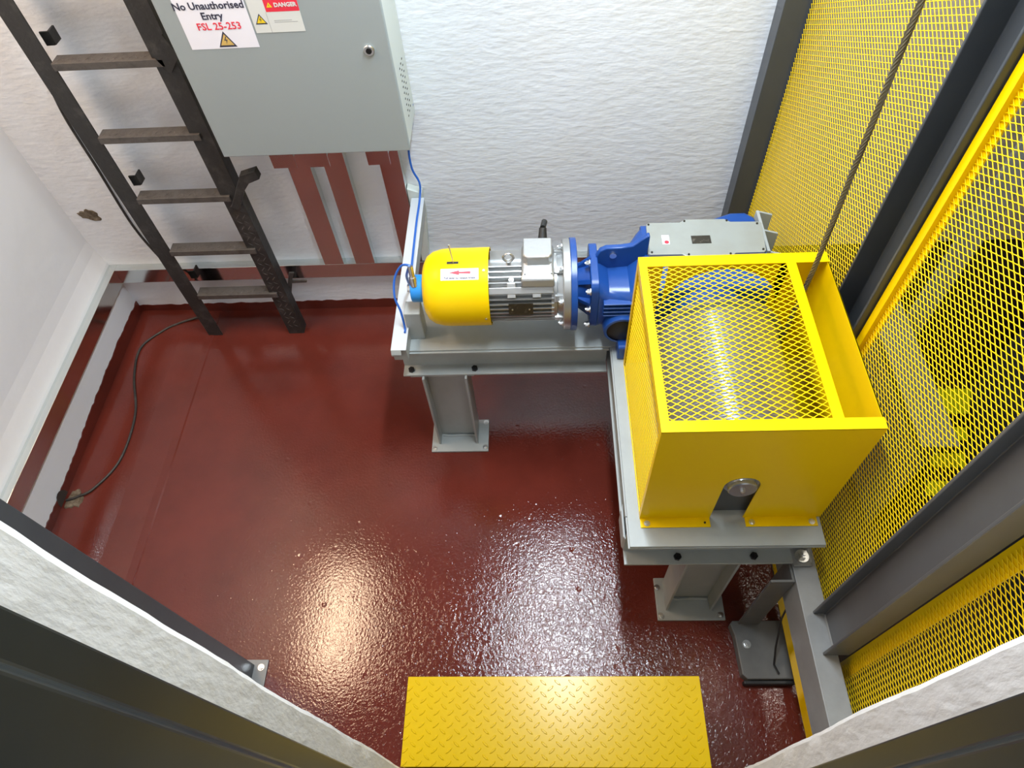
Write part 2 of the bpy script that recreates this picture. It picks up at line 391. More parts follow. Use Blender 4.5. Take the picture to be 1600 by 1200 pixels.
build('column_shaft', MB().prism([(0.784, 2.215), (0.88, 2.215), (0.88, 2.289), (0.872, 2.289), (0.872, 2.223), (0.792, 2.223), (0.792, 2.289), (0.784, 2.289)], 'z', 0.0, CEIL), M_col, c3t, bev=0.002)
c4 = thing('steel_column', 'dark steel column inside the doorway beside the left wall pier', 'column', (-1.13, 0.51, 0))
build('column_shaft', MB().prism([(-1.20, 0.45), (-1.066, 0.45), (-1.066, 0.575), (-1.20, 0.575)], 'z', 0.008, CEIL), M_col, c4, bev=0.003)
build('base_plate', B(-1.25, -1.018, 0.40, 0.592, 0.0, 0.009), M_grey2, c4, bev=0.002)
bolt(c4, (-1.040, 0.565, 0.009), r=0.008)

MX = 0.862
def mesh_panel(y0, y1, z0, z1, label, seed, far_upright=True):
    t = thing('mesh_guard_panel', label, 'mesh panel', (MX, (y0 + y1) / 2, z0))
    build_np('expanded_mesh', expanded_mesh((MX, y0, z0), (0, 1, 0), (0, 0, 1), (1, 0, 0), y1 - y0, z1 - z0, 0.0302, 0.0161, w=0.0018, t=0.0013, tilt=0.0), M_yellow_mesh, t, 'stuff')
    x0 = MX + 0.002
    for n, bx in (('frame_upright', (x0, x0 + 0.004, y1 - 0.045, y1, z0, z1)), ('frame_upright', (x0, x0 + 0.004, y0, y0 + 0.03, z0, z1)),
                  ('frame_rail', (x0, x0 + 0.004, y0, y1, z0, z0 + 0.04)), ('frame_rail', (x0, x0 + 0.004, y0, y1, z1 - 0.04, z1))):
        if far_upright or bx[3] != y1 or bx[2] == y0: build(n, B(*bx), M_yellow, t)
    return t
p1 = mesh_panel(1.322, 2.20, 0.0, 3.1, 'yellow expanded-metal cage panel between back corner and middle columns', 1, far_upright=False)
p2 = mesh_panel(0.615, 1.165, 0.0, 3.1, 'yellow expanded-metal cage panel between middle and front columns', 2)
build('frame_edge', B(MX - 0.012, MX + 0.004, 1.138, 1.163, 0.0, 3.1), M_yellow, p2)
p3 = mesh_panel(0.215, 0.486, 0.0, 3.1, 'yellow expanded-metal cage panel between front column and white door reveal', 3)
build('bottom_rail', B(MX - 0.036, MX - 0.001, 0.215, 0.81, 0.082, 0.086), M_yellow, p3)

# things seen through the mesh
t = thing('guide_rail', 'light grey steel guide rail standing in the dark shaft behind the mesh', 'rail', (1.81, 2.2, -0.85))
build('rail_web', B(1.77, 1.86, 2.17, 2.19, -0.85, 3.1), M_grey, t)
build('rail_blade', B(1.81, 1.82, 2.10, 2.17, -0.85, 3.1), M_grey2, t)
t = thing('shaft_beam', 'grey steel beam lying across the shaft bottom behind the mesh', 'beam', (1.68, 1.9, -0.10))
build('beam_flange', B(1.60, 1.76, 1.45, 2.33, -0.04, -0.03), M_grey2, t)
build('beam_web', B(1.675, 1.685, 1.45, 2.33, -0.85, -0.04), M_grey2, t)
t = thing('hazard_ladder', 'yellow and black striped step strip seen low down through the mesh', 'hazard strip', (1.85, 1.6, -0.85))
HZ = (((1.938, 1.924), (2.102, 1.92), (2.044, 1.777), (1.884, 1.781)), ((1.854, 1.709), (2.005, 1.699), (1.977, 1.63), (1.824, 1.636)), ((1.792, 1.565), (1.95, 1.562), (1.921, 1.49), (1.762, 1.493)), ((1.731, 1.422), (1.888, 1.419), (1.849, 1.35), (1.703, 1.352)))
for poly in (HZ):
    build('yellow_bar', MB().prism(poly, 'z', -0.304, -0.30), M_hazy, t)
build('backing_rail', MB().prism([(1.925, 1.925), (1.94, 1.925), (1.703, 1.34), (1.688, 1.34)], 'z', -0.85, -0.305), M_rubber, t)
t = thing('lift_car_panel', 'dark grey sheet steel panel of the lift car beyond the mesh', 'panel', (2.1, 1.2, -0.8))
build('sheet', B(2.18, 2.20, 0.5, 2.0, -0.8, 1.5), M_col, t)
build('edge_angle', B(2.13, 2.18, 0.5, 2.0, 1.45, 1.5), M_grey2, t)

# ------------------------------------------------------------------ channel beam on its post
t = thing('channel_beam', 'grey steel channel beam running front to back along the mesh cage', 'beam', (0.79, 0.7, 0.5))
build('channel_section', MB().prism([(0.757, 0.35), (0.828, 0.35), (0.828, 0.360), (0.766, 0.360), (0.766, 0.490), (0.828, 0.490), (0.828, 0.5), (0.757, 0.5)], 'y', 0.212, 1.45), M_grey2, t, bev=0.002)
t = thing('support_post', 'grey angle-iron post under the channel beam on a bolted foot', 'post', (0.72, 0.66, 0))
build('angle_leg', MB().prism([(0.683, 0.700), (0.756, 0.700), (0.756, 0.775), (0.748, 0.775), (0.748, 0.708), (0.683, 0.708)], 'z', 0.045, 0.497), M_post, t, bev=0.0015)
build('foot', MB().prism([(0.668, 0.53), (0.684, 0.515), (0.845, 0.515), (0.845, 0.712), (0.664, 0.712), (0.655, 0.70), (0.664, 0.66)], 'z', 0.0, 0.045), M_post, t, bev=0.004)
build('foot_edge_shadow', B(0.672, 0.845, 0.500, 0.5145, 0.0, 0.032), M_rubber, t, bev=0.004)  # black strip painted in as the shadow along the foot's front edge
bolt(t, (0.70, 0.63, 0.045), r=0.010)
tag(build('sensor_cable', MB().tube([(0.775, 0.68, 0.34), (0.772, 0.66, 0.25), (0.775, 0.60, 0.12), (0.778, 0.56, 0.055), (0.79, 0.53, 0.05)], 0.0035, 6), M_rubber, smooth=True), 'thin black cable hanging beside the yellow mesh rail by the post foot', 'cable')

# ------------------------------------------------------------------ machine frame
FR = thing('machine_frame', 'light grey welded steel frame carrying the motor and drum', 'machine frame', (0.2, 1.1, 0))
ZT, ZB = 0.65, 0.50
def hbeam_x(name, x0, x1, y0, w=0.10):
    p = [(y0 + a, b) for a, b in ibeam_poly(w, ZT - ZB - 0.008, 0.009, 0.007, w / 2, (ZT + ZB - 0.008) / 2)]
    return build(name, MB().prism(p, 'x', x0, x1), M_grey, FR, bev=0.0015)
hbeam_x('front_motor_beam', -0.522, 0.24, 1.495, 0.10)
hbeam_x('rear_motor_beam', -0.522, 0.24, 1.75, 0.10)
hbeam_x('front_drum_beam', 0.2425, 0.815, 0.755, 0.10)
hbeam_x('rear_drum_beam', 0.36, 0.815, 1.50, 0.10)
def hbeam_y(name, x0, y0, y1, w=0.10):
    p = [(x0 + a, b) for a, b in ibeam_poly(w, ZT - ZB - 0.009, 0.009, 0.007, w / 2, (ZT + ZB - 0.009) / 2)]
    return build(name, MB().prism(p, 'y', y0, y1), M_grey, FR, bev=0.0015)
hbeam_y('left_drum_beam', 0.2425, 0.857, 1.86, 0.105)
hbeam_y('right_drum_beam', 0.71, 0.857, 1.86, 0.10)
build('motor_plate', B(-0.497, 0.30, 1.502, 1.83, ZT - 0.008, ZT), M_grey, FR, bev=0.001)
build('drum_plate', B(0.247, 0.813, 0.757, 1.50, ZT - 0.009, ZT + 0.001), M_grey, FR, bev=0.001)
build('bent_tab', MB().prism([(0.236, 0.81), (0.243, 0.80), (0.243, 0.92), (0.236, 0.90)], 'z', 0.515, 0.60), M_grey, FR, bev=0.002)
def leg(x0, y0, bolts):
    x1 = x0 + 0.17; y1 = y0 + 0.105
    xc = (x0 + x1) / 2; yc = (y0 + y1) / 2
    # flanges left and right, web across
    p = [(b, a) for a, b in ibeam_poly(y1 - y0, x1 - x0, 0.009, 0.007, 0, 0)]
    p = [(xc + a, yc + b) for a, b in p]
    l = build('leg', MB().prism(p, 'z', 0.010, ZB), M_grey, FR, bev=0.0015)
    build('base_plate', B(x0 - 0.031, x0 + 0.214, y0 - 0.036, y0 + 0.122, 0.0, 0.011), M_grey, l, bev=0.002)
    build('top_plate', B(x0 - 0.045, x0 + 0.195, y0 + 0.018, y0 + 0.10, ZB - 0.009, ZB - 0.0005), M_grey, l, bev=0.001)
    build('weld', MB().tube([(x0 + 0.014, yc - 0.008, 0.014), (x0 + 0.05, yc - 0.012, 0.014), (x0 + 0.10, yc - 0.009, 0.014), (x1 - 0.014, yc - 0.011, 0.014)], 0.005, 6), M_grey, l, smooth=True)
    for dx, dy in bolts: bolt(l, (x0 + dx, y0 + dy, 0.011), r=0.0075)
    return l
leg(-0.452, 1.480, [(-0.018, -0.020), (0.201, -0.018), (0.201, 0.107), (-0.018, 0.107)])
leg(0.436, 0.760, [(-0.018, -0.020), (0.198, -0.018), (-0.022, 0.085), (0.198, 0.107)])
for x, y in ((-0.492, 1.517), (-0.253, 1.517)): bolt(FR, (x, y, 0.509), r=0.012, m=M_blackbolt, h=0.010, washer=False)
for x, y in ((0.408, 0.777), (0.642, 0.777)): bolt(FR, (x, y, 0.509), r=0.012, m=M_blackbolt, h=0.010, washer=False)
bolt(FR, (0.787, 0.775, 0.511), r=0.014, h=0.022)
build('packing_plate', B(0.757, 0.812, 0.745, 0.85, 0.5005, 0.510), M_grey2, FR, bev=0.002)

# ------------------------------------------------------------------ motor
AY, AZ = 1.61, 0.86
MO = thing('electric_motor', 'geared hoist motor with yellow fan cowl on the grey frame', 'motor', (-0.15, AY, ZT))
prof = [(-0.395, 0.0), (-0.396, 0.050), (-0.392, 0.085), (-0.380, 0.108), (-0.360, 0.122), (-0.330, 0.130), (-0.300, 0.132), (-0.168, 0.132), (-0.168, 0.128), (-0.30, 0.128), (-0.335, 0.124), (-0.37, 0.09), (-0.38, 0.0)]
cowl = build('fan_cowl', MB().lathe(prof, AY, AZ, 64), M_yellow, MO, smooth=True)
def on_cyl(r, ang):  # angle measured from the top towards the viewer (front)
    return Vector((0, AY - r * math.sin(ang), AZ + r * math.cos(ang)))
def cyl_rot(ang):  # x right, y up along surface, normal outwards
    return Matrix(((1, 0, 0), (0, math.cos(ang), -math.sin(ang)), (0, math.sin(ang), math.cos(ang))))
def curved_patch(x0, x1, a0, a1, r, n=8, t=0.0006):
    mb = MB(); vs = []
    for i in range(n + 1):
        a = a0 + (a1 - a0) * i / n
        for rr in (r, r + t):
            p = on_cyl(rr, a); vs += [(x0, p.y, p.z), (x1, p.y, p.z)]
    fs = []
    for i in range(n):
        k = i * 4; fs += [(k + 2, k + 3, k + 7, k + 6), (k, k + 1, k + 5, k + 4), (k, k + 2, k + 6, k + 4), (k + 1, k + 3, k + 7, k + 5)]
    return mb.add(vs, fs)
A0 = math.radians(22)
build('sticker', curved_patch(-0.322, -0.199, math.radians(16), math.radians(33), 0.1323), M_white, cowl, label='white sticker with red arrow and lever instruction')
def wrap_text(parent, body, size, x, ang, r, m, bold=0):
    o = text(parent, body, size, (0, 0, 0), m, plane=Matrix.Identity(3), bold=bold)
    base = Vector((0, 0, 0)); q = parent
    while q is not None: base += q.location; q = q.parent
    b3 = base
    for v in o.data.vertices:
        lx = v.co.x + b3.x; ly = v.co.y + b3.y; lz = v.co.z + b3.z
        a = ang - ly / r; p = on_cyl(r + 0.0009 + lz, a)
        v.co = Vector((x + lx, p.y, p.z)) - base
    return o
wrap_text(cowl, 'Pull lever to release brake', 0.0096, -0.2605, math.radians(31.2), 0.1323, M_ink, bold=0.0002)
mb = MB(); rr = 0.1323
for poly in ([(-0.295, 20.0 + 2.2), (-0.262, 19.0), (-0.262, 21.2), (-0.225, 20.6), (-0.225, 24.2), (-0.262, 23.4), (-0.262, 25.6)],):
    vs = [];
    for x, a in poly:
        p = on_cyl(rr + 0.0012, math.radians(a)); vs.append((x, p.y, p.z))
    mb.add(vs, [(0, 1, 6), (1, 2, 5, 6), (2, 3, 4, 5)])
build('red_arrow', mb, M_red, cowl, fix=False)
build('lever_slot', curved_patch(-0.303, -0.265, math.radians(4), math.radians(8), 0.1321, t=0.0008), M_rubber, cowl)
lv = on_cyl(0.128, math.radians(6))
lev = build('brake_lever', MB().cyl((-0.281, lv.y, lv.z), (-0.289, lv.y + 0.012, lv.z + 0.068), 0.0024, n=8).cyl((-0.289, lv.y + 0.012, lv.z + 0.066), (-0.2892, lv.y + 0.0125, lv.z + 0.071), 0.0034, n=8), M_zinc, MO, smooth=True)
for a in (20, 96):
    p = on_cyl(0.132, math.radians(a)); q = on_cyl(1.0, math.radians(a)) - Vector((0, AY, AZ))
    bolt(MO, (-0.182, p.y, p.z), axis=q, r=0.004, washer=False, name='cowl_screw')
# body with fins
build('stator_housing', MB().lathe([(-0.19, 0.0), (-0.19, 0.090), (0.046, 0.092), (0.046, 0.0)], AY, AZ, 48), M_alu, MO, smooth=True)
fin_me = None
for k, deg in enumerate(list(range(11, 170, 9)) + list(range(190, 345, 12))):
    if deg > 330: continue
    a = math.radians(deg)
    mbf = MB().box(-0.168, 0.044, -0.0020, 0.0020, 0.086, 0.120)
    if fin_me is None:
        fin_me = bpy.data.meshes.new('cooling_fin'); fin_me.from_pydata(mbf.v, [], mbf.f); fin_me.materials.append(M_alu)
    o = bpy.data.objects.new('cooling_fin', fin_me); COL.objects.link(o); o.parent = MO
    o.location = Vector((0, AY, AZ)) - MO.location; o.rotation_euler = (a, 0, 0)
build('fin_rim', MB().lathe([(0.036, 0.10), (0.036, 0.117), (0.046, 0.117), (0.046, 0.10)], AY, AZ, 48), M_alu, MO, smooth=True)
# mounting pads across the fins, seen from the front
for ax in (-0.094, -0.012):
    a = math.radians(48); p = on_cyl(0.108, a)
    R = Matrix.Rotation(0, 3, 'X')
    mbp = MB().box(-0.014, 0.014, -0.030, 0.020, -0.010, 0.012)
    rot = cyl_rot(a)
    mbp.v = [tuple(Vector((ax, p.y, p.z)) + rot @ Vector(v)) for v in mbp.v]
    build('foot_pad', mbp, M_alu, MO, bev=0.002)
    p2_ = on_cyl(0.115, math.radians(33)); bolt(MO, (ax, p2_.y, p2_.z), axis=on_cyl(1, math.radians(33)) - Vector((0, AY, AZ)), r=0.006, m=M_alu, name='pad_lug')
a = math.radians(50); 
mbp = MB().box(-0.168, 0.042, -0.012, 0.010, -0.004, 0.004); rot = cyl_rot(a); p = on_cyl(0.119, a)
mbp.v = [tuple(Vector((0, p.y, p.z)) + rot @ Vector(v)) for v in mbp.v]; build('pad_rail', mbp, M_alu, MO, bev=0.0015)
# name plate
a = math.radians(82); rot = cyl_rot(a); p = on_cyl(0.121, a)
mbp = MB().box(-0.040, 0.040, -0.024, 0.024, -0.001, 0.002); mbp.v = [tuple(Vector((-0.065, p.y, p.z)) + rot @ Vector(v)) for v in mbp.v]
npn = build('name_plate', mbp, M_plate, MO, label='small black rating plate with worn print')
for s in (-1, 1):
    q = Vector((-0.065 + s * 0.028, p.y, p.z)) + rot @ Vector((0, 0, 0.002)); bolt(npn, q, axis=on_cyl(1, a) - Vector((0, AY, AZ)), r=0.003, washer=False, name='rivet')
# terminal box
tb = MB()
tb.loft([[(-0.062, 1.512, 0.955), (0.047, 1.508, 0.955), (0.047, 1.665, 0.955), (-0.062, 1.665, 0.955)],
         [(-0.060, 1.518, 0.985), (0.045, 1.516, 0.985), (0.045, 1.665, 0.985), (-0.060, 1.665, 0.985)],
         [(-0.056, 1.545, 0.995), (0.041, 1.543, 0.995), (0.041, 1.668, 0.995), (-0.056, 1.668, 0.995)]])
tbx = build('terminal_box', tb, M_alu, MO, bev=0.005, smooth=True)
lid = MB().prism([(-0.054, 1.585), (-0.040, 1.572), (0.028, 1.572), (0.040, 1.586), (0.040, 1.660), (-0.054, 1.662)], 'z', 0.99, 1.030)
build('terminal_lid', lid, M_alu, tbx, bev=0.004, smooth=True)
for x in (-0.048, 0.036): bolt(tbx, (x, 1.536, 0.994), r=0.0035, washer=False, name='lid_screw')
build('cable_gland', MB().cyl((0.010, 1.665, 1.00), (0.012, 1.700, 1.035), 0.016, 0.012, n=12).cyl((0.012, 1.70, 1.035), (0.018, 1.735, 1.03), 0.010, n=10), M_rubber, MO, smooth=True)
# lifting eye
eye = MB()
vs = [];
for i in range(20):
    A = 2 * PI * i / 20; c = Vector((-0.102 + 0.016 * math.cos(A), 1.605, 0.998 + 0.016 * math.sin(A)))
    eye_pts = c; vs.append(c)
eye.tube(vs + [vs[0]], 0.0045, 8); eye.cyl((-0.102, 1.605, 0.955), (-0.102, 1.605, 0.984), 0.009, n=12)
build('lifting_eye', eye, M_zinc, MO, smooth=True)
build('bearing_shield', MB().lathe([(0.046, 0.0), (0.046, 0.117), (0.054, 0.117), (0.056, 0.108), (0.074, 0.112), (0.074, 0.0)], AY, AZ, 48), M_alu, MO, smooth=True)
for deg in (20, 65, 110, 155, 335):
    a = math.radians(deg); p = on_cyl(0.112, a); rot = cyl_rot(a)
    mbp = MB().box(0.046, 0.076, -0.012, 0.012, -0.006, 0.012); mbp.v = [tuple(Vector((v[0], p.y, p.z)) + rot @ Vector((0, v[1], v[2]))) for v in mbp.v]
    build('shield_rib', mbp, M_alu, MO, bev=0.002)
fln = build('motor_flange', MB().lathe([(0.074, 0.0), (0.074, 0.150), (0.077, 0.153), (0.098, 0.153), (0.099, 0.0)], AY, AZ, 64), M_alu, MO, smooth=True)
for deg in (22, 67, 112, 157, 337):
    p = on_cyl(0.136, math.radians(deg)); bolt(fln, (0.074, p.y, p.z), axis=(-1, 0, 0), r=0.0075, h=0.012)
# encoder on the far end
enc = build('encoder', MB().lathe([(-0.44, 0.0), (-0.44, 0.044), (-0.437, 0.047), (-0.397, 0.047), (-0.397, 0.0)], AY, AZ, 40), M_blue2, MO, smooth=True, label='bright blue round shaft encoder')
build('encoder_hub', MB().lathe([(-0.455, 0.0), (-0.455, 0.015), (-0.44, 0.015)], AY, AZ, 20), M_zinc, enc, smooth=True)
build('plug', MB().cyl((-0.425, 1.59, 0.895), (-0.427, 1.60, 0.925), 0.013, n=12).cyl((-0.427, 1.60, 0.925), (-0.430, 1.612, 0.965), 0.009, n=10), M_zinc, enc, smooth=True)
build('encoder_bracket', B(-0.478, -0.420, 1.555, 1.615, ZT, 0.79), M_grey, FR, bev=0.004)

# ------------------------------------------------------------------ gearbox
GB = thing('gearbox', 'blue cast gearbox with a grey cover plate between motor and drum', 'gearbox', (0.45, 1.6, ZT))
build('input_flange', MB().lathe([(0.099, 0.0), (0.099, 0.154), (0.101, 0.156), (0.118, 0.156), (0.120, 0.154), (0.120, 0.0)], AY, AZ, 64), M_blue, GB, smooth=True)
build('lantern', MB().lathe([(0.12, 0.070), (0.165, 0.082)], AY, AZ, 32), M_blue, GB, smooth=True)
for deg in (40, 85, 130, 350):
    a = math.radians(deg); rot = cyl_rot(a); mbp = MB().prism([(0.119, 0.02), (0.168, 0.02), (0.168, 0.112), (0.119, 0.075)], 'y', -0.008, 0.008)
    mbp.v = [tuple(Vector((v[0], AY, AZ)) + rot @ Vector((0, v[1], v[2]))) for v in mbp.v]
    build('lantern_web', mbp, M_blue, GB, bev=0.002)
def rrect(x, y0, y1, z0, z1, r, n=5):
    pts = []
    for cy, cz, a0 in ((y1 - r, z1 - r, 0), (y0 + r, z1 - r, 90), (y0 + r, z0 + r, 180), (y1 - r, z0 + r, 270)):
        for i in range(n):
            a = math.radians(a0 + 90 * i / (n - 1)); pts.append((x, cy + r * math.cos(a), cz + r * math.sin(a)))
    return pts
build('adapter_flange', MB().loft([rrect(0.163, 1.500, 1.715, 0.745, 0.965, 0.035), rrect(0.190, 1.500, 1.715, 0.745, 0.965, 0.035)]), M_blue, GB, smooth=True, bev=0.003)
for y, z in ((1.505, 0.935), (1.497, 0.86), (1.50, 0.78), (1.60, 0.968)): bolt(GB, (0.163, y, z), axis=(-1, 0, 0), r=0.0085, h=0.013)
build('housing_neck', MB().loft([rrect(0.190, 1.505, 1.71, 0.745, 0.940, 0.03), rrect(0.200, 1.505, 1.71, 0.745, 0.935, 0.04), rrect(0.225, 1.500, 1.715, 0.735, 0.915, 0.05),
                                 rrect(0.290, 1.492, 1.73, 0.715, 0.920, 0.05), rrect(0.325, 1.485, 1.76, 0.705, 0.955, 0.04), rrect(0.345, 1.482, 1.775, 0.700, 0.968, 0.03)]), M_blue, GB, smooth=True)
hs = build('main_housing', MB().loft([rrect(0.342, 1.478, 1.78, 0.690, 0.970, 0.025), rrect(0.735, 1.478, 1.78, 0.690, 0.970, 0.025)]), M_blue, GB, smooth=True, bev=0.003)
build('side_bulge', MB().loft([[(x, y, z) for x, y in ((0.56, 1.775), (0.60, 1.82), (0.66, 1.845), (0.71, 1.845), (0.738, 1.82), (0.745, 1.775))] for z in (0.72, 0.945)]), M_blue, GB, bev=0.008, smooth=True)
# lifting lug
lug = MB().prism([(0.180, 0.930), (0.184, 0.965), (0.196, 0.992), (0.216, 1.003), (0.262, 1.004), (0.300, 1.010), (0.325, 1.035), (0.345, 1.052), (0.352, 1.05), (0.352, 0.91), (0.190, 0.91)], 'y', 1.628, 1.648)
lg = build('lifting_lug', lug, M_blue, GB, bev=0.004, smooth=True)
build('lug_bush', MB().cyl((0.239, 1.622, 0.975), (0.239, 1.650, 0.975), 0.0115, n=20), M_zinc, lg, smooth=True)
for z, x1 in ((0.890, 0.315), (0.872, 0.312), (0.853, 0.305), (0.836, 0.295)):
    build('cast_rib', B(0.205, x1, 1.484, 1.51, z - 0.003, z + 0.003), M_blue, GB, bev=0.002)
build('bore_boss', MB().lathe([(1.50, 0.065), (1.470, 0.062), (1.468, 0.060), (1.468, 0.052)], 0, 0.775, 40, cx=0.272, axis='y'), M_blue, GB, smooth=True)
build('bore_cap', MB().lathe([(1.474, 0.053), (1.472, 0.050), (1.472, 0.0)], 0, 0.775, 40, cx=0.272, axis='y'), M_rubber, GB, smooth=True, label='black rubber cap in the round bore')
build('mounting_foot', MB().loft([rrect(0.262, 1.44, 1.50, 0.651, 0.72, 0.01), rrect(0.70, 1.44, 1.50, 0.651, 0.72, 0.01)]), M_blue, GB, bev=0.003)
build('pedestal', B(0.30, 0.74, 1.50, 1.77, 0.652, 0.70), M_blue, GB, bev=0.003)
# cover plate
cp = [(0.352, 1.625), (0.358, 1.619), (0.462, 1.617), (0.476, 1.606), (0.62, 1.603), (0.634, 1.617), (0.724, 1.617), (0.731, 1.625), (0.741, 1.752), (0.735, 1.759), (0.640, 1.762), (0.622, 1.776), (0.490, 1.780), (0.474, 1.766), (0.367, 1.768), (0.360, 1.760)]
cv = build('cover_plate', MB().prism(cp, 'z', 0.970, 0.980), M_cover, GB, bev=0.0015, label='grey steel cover plate with small screws')
for x, y in ((0.367, 1.758), (0.365, 1.628), (0.488, 1.770), (0.628, 1.767), (0.725, 1.748), (0.722, 1.628), (0.482, 1.614), (0.615, 1.612)):
    bolt(cv, (x, y, 0.980), r=0.0036, m=M_plate, washer=False, name='cover_screw', sides=8); 
npn = build('name_plate', B(0.500, 0.562, 1.663, 1.698, 0.980, 0.982), M_plate, cv)
st = build('sticker', B(0.404, 0.428, 1.664, 1.706, 0.980, 0.9806), M_white, cv, label='small white sticker with a red round mark')
build('round_mark', MB().cyl((0.418, 1.673, 0.9806), (0.418, 1.673, 0.981), 0.0075, n=18).cyl((0.418, 1.673, 0.981), (0.418, 1.673, 0.9811), 0.003, n=12), M_red, st)
for k in range(3): build('print_line', B(0.408, 0.424, 1.688 + k * 0.005, 1.690 + k * 0.005, 0.9806, 0.9809), M_inkgrey, st)

# steel angle bracket beyond the gearbox
t = thing('angle_bracket', 'grey welded bracket of angle steel behind the gearbox beside the mesh', 'bracket', (0.77, 1.73, ZT))
build('upright_plate', B(0.750, 0.760, 1.655, 1.852, ZT, 0.945), M_grey, t, bev=0.001)
for y in (1.846, 1.754, 1.652): build('gusset', MB().prism([(0.760, ZT), (0.808, ZT), (0.808, 0.93), (0.760, 0.945)], 'y', y - 0.004, y + 0.004), M_grey, t, bev=0.001)

# ------------------------------------------------------------------ rope drum
DX, DZ = 0.54, 0.862
DR = thing('rope_drum', 'grooved steel rope drum inside the yellow mesh guard', 'drum', (DX, 1.1, ZT))
prof = [(0.935, 0.0), (0.935, 0.185)]
y = 0.94; 
while y < 1.33:
    prof += [(y, 0.188), (y + 0.002, 0.190), (y + 0.005, 0.190), (y + 0.007, 0.188), (y + 0.0085, 0.1855)]; y += 0.010
prof += [(1.335, 0.185), (1.335, 0.0)]
build('drum_shell', MB().lathe(prof, 0, DZ, 80, cx=DX, axis='y'), M_drum, DR, smooth=True)
build('drum_flange', MB().lathe([(1.335, 0.0), (1.335, 0.206), (1.345, 0.206), (1.345, 0.0)], 0, DZ, 64, cx=DX, axis='y'), M_drum, DR, smooth=True)
build('drum_flange', MB().lathe([(0.922, 0.0), (0.922, 0.204), (0.934, 0.204), (0.934, 0.0)], 0, DZ, 64, cx=DX, axis='y'), M_drum, DR, smooth=True)
build('drum_hub', MB().lathe([(1.346, 0.0), (1.346, 0.120), (1.47, 0.115), (1.47, 0.0)], 0, DZ, 48, cx=DX, axis='y'), M_blue, DR, smooth=True)
build('shaft', MB().lathe([(0.832, 0.0), (0.832, 0.037), (0.835, 0.040), (0.922, 0.040)], 0, DZ, 40, cx=DX, axis='y'), M_drum, DR, smooth=True)
bolt(DR, (DX, 0.832, DZ), axis=(0, -1, 0), r=0.007, washer=False, name='shaft_bolt')
build('shaft_collar', MB().lathe([(0.850, 0.0), (0.850, 0.049), (0.862, 0.049), (0.862, 0.0)], 0, DZ, 40, cx=DX, axis='y'), M_drum, DR, smooth=True)
build('bearing_pedestal', MB().prism([(0.445, ZT), (0.635, ZT), (0.61, 0.70), (0.60, 0.86), (0.48, 0.86), (0.47, 0.70)], 'y', 0.868, 0.915), M_col, DR, bev=0.004)

# ------------------------------------------------------------------ yellow drum guard
GX0, GX1, GY0, GY1, GZ = 0.283, 0.815, 0.845, 1.430, 1.160
GD = thing('drum_guard', 'yellow sheet and mesh guard box bolted over the rope drum', 'guard', (0.55, 1.13, ZT))
T = 0.003
# front panel with arched shaft notch
nx0, nx1, nz, nr = 0.491, 0.589, 0.862, 0.049
arch = [(nx1, ZT + 0.001)] + [(DX + nr * math.cos(math.radians(a)), nz + nr * math.sin(math.radians(a))) for a in range(0, 181, 12)] + [(nx0, ZT + 0.001)]
fp = [(GX0, ZT + 0.001), (GX0, GZ - 0.0005), (GX1, GZ - 0.0005), (GX1, ZT + 0.001)] + arch
def panel_with_notch(mb, y0, y1):
    n = len(arch)
    # left, right and top pieces kept convex so the notch stays open
    mb.box(GX0, nx0, y0, y1, ZT + 0.001, nz); mb.box(nx1, GX1, y0, y1, ZT + 0.001, nz)
    top = GZ - 0.0005
    arc = [(DX + nr * math.cos(math.radians(a)), nz + nr * math.sin(math.radians(a))) for a in range(0, 181, 12)]
    xs = [p[0] for p in arc]
    for i in range(len(arc) - 1):
        a, b = arc[i], arc[i + 1]
        mb.prism([(a[0], a[1]), (a[0], top), (b[0], top), (b[0], b[1])], 'y', y0, y1)
    mb.box(GX0, nx0, y0, y1, nz, top); mb.box(nx1, GX1, y0, y1, nz, top)
    return mb
build('front_panel', panel_with_notch(MB(), GY0, GY0 + T), M_yellow, GD, label='yellow front sheet with an arched shaft opening')
for x0, x1 in ((GX0 + 0.001, 0.490), (0.593, GX1 - 0.012)):
    ft = build('foot_flange', B(x0, x1, GY0 - 0.030, GY0 + 0.002, ZT + 0.001, ZT + 0.005), M_yellow, GD, bev=0.001)
for x, m in ((0.303, M_zinc), (0.474, M_plate), (0.612, M_zinc), (0.786, M_zinc)):
    bolt(GD, (x, GY0 - 0.017, ZT + 0.005), r=0.0062 if m is M_zinc else 0.0035, m=m, washer=(m is M_zinc))
# top frame
top = MB()
for bx in ((GX0, 0.305, GY0, GY1), (0.305, GX1, GY0, 0.877), (0.305, GX1, 1.392, GY1), (0.695, 0.722, 0.877, 1.392)):
    top.box(bx[0], bx[1], bx[2], bx[3], GZ - 0.003, GZ)
build('top_frame', top, M_yellow, GD)
build('top_lip', MB().box(0.719, 0.722, 0.877, 1.392, GZ - 0.035, GZ - 0.003).box(0.811, 0.8149, GY0 + T, GY1, GZ - 0.03, GZ - 0.003), M_yellow, GD)
build_np('top_mesh', expanded_mesh((0.300, 0.872, GZ - 0.0045), (1, 0, 0), (0, 1, 0), (0, 0, 1), 0.40, 0.525, 0.0305, 0.0185, w=0.0024, t=0.0015), M_yellow_mesh, GD, 'stuff')
